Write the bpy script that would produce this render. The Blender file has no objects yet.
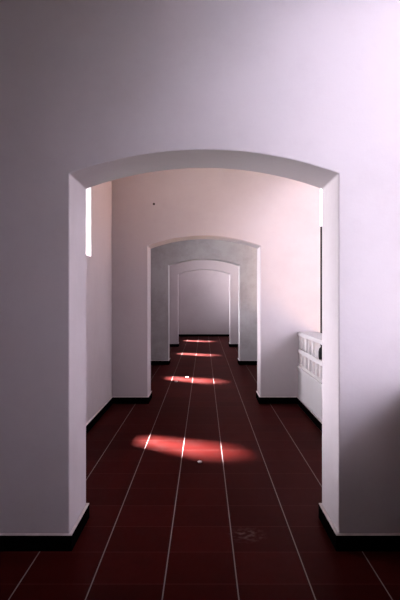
import bpy, bmesh, math, random
from mathutils import Vector, noise

# ------------------------------------------------------------------ camera, light, exposure
scene = bpy.context.scene
COL = scene.collection

cam_data = bpy.data.cameras.new("camera")
cam = bpy.data.objects.new("camera", cam_data)
COL.objects.link(cam)
cam.location = (0, 0, 1.6)
cam.rotation_euler = (math.radians(90), 0, 0)
cam_data.sensor_width = 36
cam_data.lens = 568 / 600 * 36
cam_data.shift_x = -4 / 600
cam_data.shift_y = -2 / 600
cam_data.clip_start = 0.05
cam_data.clip_end = 200
scene.camera = cam

SKY = (0.93, 0.90, 1.0)
SKY_STRENGTH = 2.5
SKY_SUNSIDE = 20.0
SUN_STRENGTH = 80.0
SUN_TRAVEL = Vector((0.34, -0.20, -1.0))

world = bpy.data.worlds.new("world")
scene.world = world
world.use_nodes = True
bg = world.node_tree.nodes["Background"]
bg.inputs[0].default_value = (*SKY, 1)
# hazy sky, much brighter on the sun's side (-x)
wt = world.node_tree
w_co = wt.nodes.new("ShaderNodeTexCoord")
w_sep = wt.nodes.new("ShaderNodeSeparateXYZ")
w_map = wt.nodes.new("ShaderNodeMapRange")
w_map.interpolation_type = "SMOOTHSTEP"
for i_, v_ in ((1, -0.1), (2, -1.0), (3, SKY_STRENGTH), (4, SKY_SUNSIDE)):
    w_map.inputs[i_].default_value = v_
wt.links.new(w_co.outputs["Generated"], w_sep.inputs[0])
wt.links.new(w_sep.outputs[0], w_map.inputs[0])
w_el = wt.nodes.new("ShaderNodeMapRange")          # the haze is brightest towards the horizon
w_el.interpolation_type = "SMOOTHSTEP"
for i_, v_ in ((1, 0.0), (2, 0.5), (3, 1.0), (4, 0.17)):
    w_el.inputs[i_].default_value = v_
w_mul = wt.nodes.new("ShaderNodeMath")
w_mul.operation = "MULTIPLY"
wt.links.new(w_sep.outputs[2], w_el.inputs[0])
wt.links.new(w_map.outputs[0], w_mul.inputs[0])
wt.links.new(w_el.outputs[0], w_mul.inputs[1])
wt.links.new(w_mul.outputs[0], bg.inputs[1])

sun_data = bpy.data.lights.new("sun", "SUN")
sun_data.energy = SUN_STRENGTH
sun_data.angle = math.radians(7)
sun_data.color = (1.0, 0.93, 0.94)
sun = bpy.data.objects.new("sun", sun_data)
sun.rotation_euler = SUN_TRAVEL.to_track_quat("-Z", "Y").to_euler()
sun.location = (-6, 8, 14)
COL.objects.link(sun)

scene.view_settings.view_transform = "Standard"
scene.view_settings.look = "None"
scene.view_settings.exposure = 1.12
scene.view_settings.gamma = 1.0
scene.view_settings.use_curve_mapping = False

# ------------------------------------------------------------------ layout numbers (metres)
ARCH = [3.607 + 5.0 * k for k in range(4)]      # front faces of the four arched walls
T = 0.515                                       # their thickness
HALF = 0.855                                    # half the opening
SPRING, RISE = 2.39, 0.152
XL, XR, XO = -1.40, 1.425, 1.763                # inner left face, inner right face, outer right face
LT = 0.10                                       # left wall thickness
H = 5.3
Y0, Y1 = -6.0, 23.6                             # back wall behind the camera, far end wall
BAYS = [(Y0, ARCH[0])] + [(ARCH[k] + T, ARCH[k + 1] if k < 3 else Y1) for k in range(4)]
WIN_Z = (2.10, 5.0)
LOW_Z = (0.7, 2.8)
LEDGE, LINTEL = 0.57, 3.45


# ------------------------------------------------------------------ helpers
def add_box(bm, x0, x1, y0, y1, z0, z1):
    v = [bm.verts.new(p) for p in ((x0, y0, z0), (x1, y0, z0), (x1, y1, z0), (x0, y1, z0),
                                   (x0, y0, z1), (x1, y0, z1), (x1, y1, z1), (x0, y1, z1))]
    for f in ((0, 3, 2, 1), (4, 5, 6, 7), (0, 1, 5, 4), (1, 2, 6, 5), (2, 3, 7, 6), (3, 0, 4, 7)):
        bm.faces.new([v[i] for i in f])


def add_prism(bm, pts, y0, y1):
    """pts: outline in x,z (counter-clockwise seen from -y), extruded along y."""
    a = [bm.verts.new((x, y0, z)) for x, z in pts]
    b = [bm.verts.new((x, y1, z)) for x, z in pts]
    bm.faces.new(a)
    bm.faces.new(list(reversed(b)))
    n = len(pts)
    for i in range(n):
        j = (i + 1) % n
        bm.faces.new((a[j], a[i], b[i], b[j]))


def add_lathe(bm, prof, n=20):
    rings = []
    for r, z in prof:
        rings.append([bm.verts.new((r * math.cos(2 * math.pi * i / n), r * math.sin(2 * math.pi * i / n), z))
                      for i in range(n)])
    for a, b in zip(rings, rings[1:]):
        for i in range(n):
            bm.faces.new((a[i], a[(i + 1) % n], b[(i + 1) % n], b[i]))
    bm.faces.new(list(reversed(rings[0])))
    bm.faces.new(rings[-1])


def obj(name, bm, mat, parent=None, bevel=0.0, smooth=False, loc=(0, 0, 0)):
    bmesh.ops.recalc_face_normals(bm, faces=bm.faces[:])
    me = bpy.data.meshes.new(name)
    bm.to_mesh(me)
    bm.free()
    me.materials.append(mat)
    if smooth:
        for p in me.polygons:
            p.use_smooth = True
    o = bpy.data.objects.new(name, me)
    COL.objects.link(o)
    o.location = loc
    if parent is not None:
        o.parent = parent
    if bevel:
        m = o.modifiers.new("bevel", "BEVEL")
        m.width = bevel
        m.segments = 2
        m.limit_method = "ANGLE"
        m.angle_limit = math.radians(40)
    return o


def struct(name, bm, mat, bevel=0.0, parent=None):
    o = obj(name, bm, mat, parent, bevel)
    if parent is None:
        o["kind"] = "structure"
    return o


def tag(o, label, cat, group=None):
    o["label"] = label
    o["category"] = cat
    if group:
        o["group"] = group
    return o


def empty(name, loc):
    o = bpy.data.objects.new(name, None)
    o.empty_display_size = 0.1
    o.location = loc
    COL.objects.link(o)
    return o


# ------------------------------------------------------------------ materials
def new_mat(name):
    m = bpy.data.materials.new(name)
    m.use_nodes = True
    nt = m.node_tree
    return m, nt, nt.nodes["Principled BSDF"]


def N(nt, kind, **kw):
    n = nt.nodes.new(kind)
    for k, v in kw.items():
        setattr(n, k, v)
    return n


def math_node(nt, op, a, b=None):
    n = N(nt, "ShaderNodeMath", operation=op)
    for i, v in enumerate((a, b)):
        if v is None:
            continue
        if isinstance(v, (int, float)):
            n.inputs[i].default_value = v
        else:
            nt.links.new(v, n.inputs[i])
    return n.outputs[0]


def mix_col(nt, fac, a, b, blend="MIX"):
    n = N(nt, "ShaderNodeMix", data_type="RGBA", blend_type=blend)
    for s, v in ((n.inputs[0], fac), (n.inputs[6], a), (n.inputs[7], b)):
        if isinstance(v, (int, float)):
            s.default_value = v
        elif isinstance(v, tuple):
            s.default_value = (*v, 1)
        else:
            nt.links.new(v, s)
    return n.outputs[2]


def ramp(nt, src, lo, hi):
    n = N(nt, "ShaderNodeMapRange")
    n.inputs[1].default_value = lo
    n.inputs[2].default_value = hi
    nt.links.new(src, n.inputs[0])
    return n.outputs[0]


def noise_tex(nt, scale, detail=4.0, vec=None, rough=0.5):
    n = N(nt, "ShaderNodeTexNoise")
    n.inputs["Scale"].default_value = scale
    n.inputs["Detail"].default_value = detail
    n.inputs["Roughness"].default_value = rough
    if vec is not None:
        nt.links.new(vec, n.inputs["Vector"])
    return n.outputs["Fac"]


def plaster(name, base, stain, amount=0.5, bump=0.35):
    m, nt, b = new_mat(name)
    co = N(nt, "ShaderNodeNewGeometry").outputs["Position"]
    big = ramp(nt, noise_tex(nt, 0.9, 6, co, 0.68), 0.46, 0.74)
    fine = ramp(nt, noise_tex(nt, 14, 5, co, 0.65), 0.55, 0.85)
    c = mix_col(nt, math_node(nt, "MULTIPLY", big, amount), base, stain)
    c = mix_col(nt, math_node(nt, "MULTIPLY", fine, amount * 0.35), c, stain)
    nt.links.new(c, b.inputs["Base Color"])
    b.inputs["Roughness"].default_value = 0.72
    b.inputs["Specular IOR Level"].default_value = 0.25
    wav = noise_tex(nt, 2.2, 3, co)
    grain = noise_tex(nt, 70, 3, co)
    h = math_node(nt, "ADD", math_node(nt, "MULTIPLY", wav, 1.0), math_node(nt, "MULTIPLY", grain, 0.05))
    bp = N(nt, "ShaderNodeBump")
    bp.inputs["Strength"].default_value = bump
    bp.inputs["Distance"].default_value = 0.03
    nt.links.new(h, bp.inputs["Height"])
    nt.links.new(bp.outputs[0], b.inputs["Normal"])
    return m


def floor_tiles():
    m, nt, b = new_mat("red_floor_tiles")
    pos = N(nt, "ShaderNodeNewGeometry").outputs["Position"]
    sep = N(nt, "ShaderNodeSeparateXYZ")
    nt.links.new(pos, sep.inputs[0])
    u = math_node(nt, "DIVIDE", math_node(nt, "ADD", sep.outputs[0], 20.0 * 0.407 + 0.222), 0.407)
    v = math_node(nt, "DIVIDE", math_node(nt, "ADD", sep.outputs[1], 20.0 * 0.4 - 5.577), 0.4)

    def line(c, half, size):
        f = math_node(nt, "FRACT", c)
        d = math_node(nt, "MINIMUM", f, math_node(nt, "SUBTRACT", 1.0, f))
        return math_node(nt, "LESS_THAN", d, half / size)

    lu = line(u, 0.0034, 0.407)
    lv = line(v, 0.0022, 0.4)
    cell = N(nt, "ShaderNodeCombineXYZ")
    nt.links.new(math_node(nt, "FLOOR", u), cell.inputs[0])
    nt.links.new(math_node(nt, "FLOOR", v), cell.inputs[1])
    wn = N(nt, "ShaderNodeTexWhiteNoise")
    nt.links.new(cell.outputs[0], wn.inputs["Vector"])
    base = mix_col(nt, wn.outputs["Value"], (0.019, 0.0014, 0.0011), (0.031, 0.0026, 0.0022))
    cloud = ramp(nt, noise_tex(nt, 5, 5, pos, 0.65), 0.45, 0.8)
    base = mix_col(nt, math_node(nt, "MULTIPLY", cloud, 0.5), base, (0.014, 0.0018, 0.0016))
    # pale scuff worn into one tile
    dist = N(nt, "ShaderNodeVectorMath", operation="DISTANCE")
    nt.links.new(pos, dist.inputs[0])
    dist.inputs[1].default_value = (0.29, 3.84, 0)
    sc = math_node(nt, "MULTIPLY", math_node(nt, "SUBTRACT", 1.0, ramp(nt, dist.outputs["Value"], 0.03, 0.15)),
                   ramp(nt, noise_tex(nt, 26, 3, pos), 0.45, 0.7))
    base = mix_col(nt, math_node(nt, "MULTIPLY", sc, 0.35), base, (0.22, 0.15, 0.14))
    c = mix_col(nt, math_node(nt, "MULTIPLY", lv, 0.8), base, (0.075, 0.028, 0.025))
    c = mix_col(nt, lu, c, (0.18, 0.15, 0.145))
    gro = math_node(nt, "MAXIMUM", lu, math_node(nt, "MULTIPLY", lv, 0.5))
    r = math_node(nt, "ADD", math_node(nt, "MULTIPLY", cloud, 0.12), 0.30)
    r = math_node(nt, "ADD", r, math_node(nt, "MULTIPLY", gro, 0.4))
    bp = N(nt, "ShaderNodeBump")
    bp.inputs["Strength"].default_value = 0.25
    bp.inputs["Distance"].default_value = 0.004
    h = math_node(nt, "SUBTRACT", noise_tex(nt, 9, 3, pos), math_node(nt, "MULTIPLY", gro, 0.6))
    nt.links.new(h, bp.inputs["Height"])
    # matt clay body under a thin, worn wax sheen
    dif = N(nt, "ShaderNodeBsdfDiffuse")
    glo = N(nt, "ShaderNodeBsdfGlossy")
    lw = N(nt, "ShaderNodeLayerWeight")
    mx = N(nt, "ShaderNodeMixShader")
    nt.links.new(c, dif.inputs["Color"])
    glo.inputs["Color"].default_value = (1.0, 0.62, 0.60, 1)
    nt.links.new(r, glo.inputs["Roughness"])
    for n_ in (dif, glo):
        nt.links.new(bp.outputs[0], n_.inputs["Normal"])
    f = math_node(nt, "MULTIPLY", math_node(nt, "POWER", lw.outputs["Facing"], 4.0), 0.10)
    nt.links.new(math_node(nt, "ADD", f, 0.001), mx.inputs[0])
    nt.links.new(dif.outputs[0], mx.inputs[1])
    nt.links.new(glo.outputs[0], mx.inputs[2])
    out = [n_ for n_ in nt.nodes if n_.type == "OUTPUT_MATERIAL"][0]
    nt.links.new(mx.outputs[0], out.inputs["Surface"])
    nt.nodes.remove(b)
    return m


def plain(name, col, rough=0.6, spec=0.3, vary=0.25, scale=12):
    m, nt, b = new_mat(name)
    co = N(nt, "ShaderNodeNewGeometry").outputs["Position"]
    dark = tuple(c * (1 - vary) for c in col)
    nt.links.new(mix_col(nt, ramp(nt, noise_tex(nt, scale, 4, co), 0.35, 0.7), col, dark), b.inputs["Base Color"])
    b.inputs["Roughness"].default_value = rough
    b.inputs["Specular IOR Level"].default_value = spec
    return m


M_WALL = plaster("lime_plaster", (0.405, 0.358, 0.370), (0.27, 0.23, 0.225), 0.28)
M_STAINED = plaster("stained_plaster", (0.37, 0.35, 0.355), (0.20, 0.175, 0.17), 0.8)
M_WHITE = plaster("white_paint", (0.49, 0.46, 0.465), (0.38, 0.34, 0.34), 0.3, 0.15)
M_FLOOR = floor_tiles()
M_SKIRT = plain("black_skirting_tile", (0.0018, 0.0012, 0.0012), 0.7, 0.0)
M_GROUT = plain("pale_grout", (0.62, 0.54, 0.53), 0.8, 0.1)
M_CONC = plain("grey_paving", (0.36, 0.345, 0.39), 0.85, 0.1, 0.15, 2)
M_SKY_BLOCK = plain("sky_block_grey", (0.16, 0.155, 0.175), 0.9, 0.1, 0.4, 3)
M_DIM_BOUNCE = plain("dim_bounce_colour", (0.02, 0.03, 0.012), 0.9, 0.1, 0.4, 8)
M_CEILING_DARK = plain("ceiling_dark", (0.05, 0.03, 0.025), 0.7, 0.2, 0.3, 6)
M_GREY_BOUNCE = plain("grey_bounce_colour", (0.18, 0.165, 0.165), 0.9, 0.1, 0.2, 30)
M_WARM_BOUNCE = plain("warm_bounce_colour", (0.46, 0.285, 0.185), 0.9, 0.1, 0.2, 6)
M_BOUNCE = plain("bluish_bounce", (0.80, 0.835, 1.0), 0.85, 0.1, 0.1, 2)
M_BLACK = plain("black_paint", (0.006, 0.005, 0.006), 0.6, 0.1)
M_IRON = plain("rusty_iron", (0.03, 0.018, 0.015), 0.6, 0.3)
M_PAPER = plain("white_paper", (0.75, 0.70, 0.68), 0.8, 0.2, 0.15, 60)

# ------------------------------------------------------------------ setting
bm = bmesh.new()
add_box(bm, XL - LT, XO, Y0 - 0.3, Y1 + 0.3, -0.25, 0.0)
struct("floor", bm, M_FLOOR)

bm = bmesh.new()
add_box(bm, XL - LT - 0.05, XO + 0.1, Y0 - 0.4, Y1 + 0.4, H, H + 0.2)
struct("ceiling", bm, M_CEILING_DARK)  # unseen ceiling, dark colour chosen to cut bounced light

bm = bmesh.new()
add_box(bm, -16, 16, -16, 4.4, -1.5, -1.3)
struct("ground_dim_near", bm, M_DIM_BOUNCE)  # unseen ground band, made dark so little light bounces into the first bay
bm = bmesh.new()
add_box(bm, -16, 16, 4.4, 8.6, -1.5, -1.3)
struct("ground_warm_bounce", bm, M_WARM_BOUNCE)  # unseen warm band, added to bounce pinkish light into the second bay
bm = bmesh.new()
add_box(bm, -16, 16, 13.6, 42, -1.5, -1.3)
struct("ground_grey_bounce", bm, M_GREY_BOUNCE)  # unseen grey band, its tone set for the bounce into the far bays
bm = bmesh.new()
add_box(bm, -16, 16, 8.6, 13.6, -1.5, -1.3)
struct("ground_dim_mid", bm, M_DIM_BOUNCE)  # unseen dark band, added to dim the bay behind the second arch
#, bm, M_GREY_BOUNCE)

bm = bmesh.new()
add_box(bm, -9, XL - LT, -8, 30, -1.3, -0.15)
struct("ground_dim_left", bm, M_DIM_BOUNCE)  # unseen slab added outside the left wall, dark to limit upward bounce

bm = bmesh.new()
add_box(bm, XL - LT, XO, Y0 - 0.3, Y1 + 0.3, -1.3, -0.25)
struct("wall_lower", bm, M_WALL)

bm = bmesh.new()
add_box(bm, 11.0, 11.5, -14, 4, -1.3, 14.0)
add_box(bm, 11.0, 11.5, 4, 40, -1.3, 7.0)
struct("wall_sky_block", bm, M_SKY_BLOCK)  # unseen wall added to block sky light from the right

bm = bmesh.new()
add_prism(bm, [(4.4, 1.2), (7.4, 6.6), (7.7, 6.6), (7.7, -1.3), (5.0, -1.3), (5.0, 1.2)], -4.2, -0.9)   # unseen white slope, added to bounce sun onto the front wall
struct("bounce_slope", bm, M_BOUNCE)

# arched cross walls, each one mesh
R_ARC = (HALF ** 2 + RISE ** 2) / (2 * RISE)
A_MAX = math.asin(HALF / R_ARC)
arc = []
NSEG = 36
for i in range(NSEG + 1):
    a = -A_MAX + 2 * A_MAX * i / NSEG
    arc.append((R_ARC * math.sin(a), SPRING + RISE - R_ARC * (1 - math.cos(a))))
for k, y in enumerate(ARCH):
    bm = bmesh.new()
    pts = [(XL, 0), (-HALF, 0)] + arc + [(HALF, 0), (XO, 0), (XO, H), (XL, H)]
    add_prism(bm, pts, y, y + T)
    struct("wall_arch", bm, M_STAINED if k == 2 else M_WALL, bevel=0.008)

# end walls
bm = bmesh.new()
add_box(bm, XL, XO, Y1, Y1 + 0.3, 0, H)
struct("wall_end", bm, M_WALL)
bm = bmesh.new()
add_box(bm, XL, XO, Y0 - 0.3, Y0, 0, H)
struct("wall_back", bm, M_WALL)

# left wall with a tall high window in every bay beyond the first arch
wins = [(ARCH[k] + (3.03 if k == 0 else 2.96), ARCH[k] + 3.435) for k in range(4)]
added_wins = [(ARCH[k] + T + 0.25, ARCH[k] + T + 1.55) for k in range(4)]  # unseen low windows, added to light the right-hand arch jambs
holes = sorted([(a, b, *WIN_Z) for a, b in wins] + [(a, b, *LOW_Z) for a, b in added_wins])
bm = bmesh.new()
xs = (XL - LT, XL)
y = Y0 - 0.3
for a, b, z0, z1 in holes:
    add_box(bm, *xs, y, a, 0, H)
    if z0 > 0:
        add_box(bm, *xs, a, b, 0, z0)
    add_box(bm, *xs, a, b, z1, H)
    y = b
add_box(bm, *xs, y, Y1 + 0.3, 0, H)
struct("wall_left", bm, M_WALL)
for k, (a, b) in enumerate(wins):
    bm = bmesh.new()
    add_box(bm, XL - LT - 0.05, XL - 0.001, a, b, WIN_Z[0], WIN_Z[0] + 0.012)
    struct("window_%d" % (k + 1), bm, M_WHITE)

for k, (a, b) in enumerate(added_wins):           # unseen slab added over each low opening to keep the sun out
    bm = bmesh.new()
    add_box(bm, XL - LT - 1.6, XL - LT, a - 0.2, b + 0.8, LOW_Z[1] + 0.15, LOW_Z[1] + 0.25)
    struct("sun_block_%d" % (k + 1), bm, M_WHITE)

# right wall: short blind stretch, then an opening over a low wall up to the cross wall
bm = bmesh.new()
opens = []
for k, (a, b) in enumerate(BAYS):
    s = b - (1.83, 2.1, 1.0, 1.8, 1.8)[k]
    add_box(bm, XR, XO, a, s, 0, H)
    add_box(bm, XR, XO, s, b, 3.75 if k == 0 else LINTEL, H)
    opens.append((s, b))
struct("wall_right", bm, M_WALL)
for k, (a, b) in enumerate(opens):
    bm = bmesh.new()
    add_box(bm, XR, XO, a, b, 0, LEDGE - 0.05)
    add_box(bm, XR - 0.022, XO, a, b, LEDGE - 0.05, LEDGE)
    struct("wall_parapet", bm, M_WHITE, bevel=0.006)


# black skirting with a pale joint along its top
def skirting(name, runs):
    bm = bmesh.new()
    bg_ = bmesh.new()
    for x0, x1, y0, y1 in runs:
        add_box(bm, x0, x1, y0, y1, 0, 0.098)
        add_box(bg_, x0 + 0.002, x1 - 0.002, y0 + 0.002, y1 - 0.002, 0.098, 0.106)
    o = struct(name, bm, M_SKIRT)
    g = obj("top_joint", bg_, M_GROUT, o)
    g["label"] = "pale joint along the top of the skirting"
    return o


S = 0.02
left_runs = [(XL, XL + S, a, b) for a, b in BAYS]
right_runs = [(XR - S, XR, a, b) for a, b in BAYS]
skirting("baseboard_left", left_runs)
skirting("baseboard_right", right_runs)
skirting("baseboard_end", [(XL + S, XR - S, Y1 - S, Y1)])
for k, y in enumerate(ARCH):
    skirting("baseboard_arch", [
        (XL + S, -HALF + S, y - S, y), (-HALF, -HALF + S, y, y + T), (XL + S, -HALF + S, y + T, y + T + S),
        (HALF - S, XR - S, y - S, y), (HALF - S, HALF, y, y + T), (HALF - S, XR - S, y + T, y + T + S)])


# ------------------------------------------------------------------ balustrades
def balustrade(a, b, gap=None):
    """white pierced balustrade in an opening from y=a to y=b; posts counted from the far end."""
    root = empty("balustrade", (XR, b, LEDGE))
    x0, x1 = 0.0, 0.27
    L = b - a
    bm = bmesh.new(); add_box(bm, x0, x1, -L, 0, 0, 0.04); obj("bottom_rail", bm, M_WHITE, root, 0.004)
    bm = bmesh.new(); add_box(bm, x0, x1, -L, 0, 0.20, 0.27); obj("middle_rail", bm, M_WHITE, root, 0.004)
    bm = bmesh.new(); add_box(bm, x0 - 0.01, x1 + 0.01, -L, 0, 0.465, 0.52); obj("top_rail", bm, M_WHITE, root, 0.006)
    for z0, z1, row in ((0.04, 0.20, 0), (0.27, 0.465, 1)):
        y = -0.05
        while y - 0.10 > -L:
            yc = b + y - 0.05
            if not (row == 1 and gap and gap[0] < yc < gap[1]):
                bm = bmesh.new()
                add_box(bm, x0 + 0.003, x1 - 0.003, y - 0.10, y, z0, z1)
                obj("baluster", bm, M_WHITE, root, 0.004)
            y -= 0.25
    return root


bal_labels = [
    "white pierced balustrade on the low wall nearest the camera, before the first arch",
    "white pierced balustrade at right behind the first arch, on a low white wall",
    "white pierced balustrade between the second and third arch, right side",
    "white pierced balustrade between the third and fourth arch, right side",
    "white pierced balustrade beyond the fourth arch, right side of the end bay"]
for k, (a, b) in enumerate(opens):
    o = balustrade(a, b, (6.5, 7.25) if k == 1 else None)
    tag(o, bal_labels[k], "balustrade", "white balustrades along the corridor")

# small black jar standing in the balustrade's gap
jar = bmesh.new()
add_lathe(jar, [(0.020, 0), (0.050, 0.004), (0.056, 0.04), (0.056, 0.10), (0.046, 0.14), (0.030, 0.155),
                (0.030, 0.175), (0.036, 0.178), (0.036, 0.187), (0.02, 0.188)], 24)
o = obj("jar", jar, M_BLACK, None, smooth=True, loc=(XR + 0.040, 6.99, LEDGE + 0.2705))
tag(o, "small black jar standing in the gap of the white balustrade", "jar")

# dark post outside the pier, seen past its outer edge
root = empty("post", (1.835, 8.74, -1.3))
bm = bmesh.new(); add_box(bm, -0.055, 0.055, -0.055, 0.055, 0, 3.96); obj("shaft", bm, M_BLACK, root, 0.006)
bm = bmesh.new(); add_box(bm, -0.062, 0.062, -0.062, 0.062, 3.96, 4.0); obj("cap", bm, M_BLACK, root, 0.006)
tag(root, "dark upright post outside the opening, thin black line above the balustrade", "post")


# ------------------------------------------------------------------ small things
def nail(x, z, y, label, r=0.018):
    bm = bmesh.new()
    add_lathe(bm, [(r * 0.35, -0.02), (r * 0.35, 0.022), (r, 0.023), (r, 0.028), (r * 0.6, 0.031)], 12)
    o = obj("nail", bm, M_IRON, None, loc=(x, y, z))
    o.rotation_euler = (math.radians(90), 0, 0)
    tag(o, label, "nail")


nail(-0.757, 3.02, ARCH[1], "small dark nail in the pink wall above the second arch")


def scrap(x, y, size, label, seed):
    rnd = random.Random(seed)
    bm = bmesh.new()
    bmesh.ops.create_icosphere(bm, subdivisions=2, radius=size)
    for v in bm.verts:
        n = noise.noise(v.co * (2.2 / size) + Vector((seed, 0, 0)))
        v.co *= 1 + 0.45 * n
        v.co.z *= 0.45
    zmin = min(v.co.z for v in bm.verts)
    for v in bm.verts:
        v.co.z -= zmin
    o = obj("paper_scrap", bm, M_PAPER, None, loc=(x, y, 0.0005))
    o.rotation_euler = (0, 0, rnd.uniform(0, 6))
    tag(o, label, "scrap", "paper scraps on the floor")


scrap(-0.040, 5.51, 0.022, "crumpled white scrap on the red floor, nearest the camera", 3)
scrap(-0.530, 10.82, 0.03, "white scrap on the far floor, left of the other one by the sunlit streak", 5)
scrap(-0.340, 11.36, 0.03, "white scrap at the top edge of the sunlit streak between second and third arch", 9)
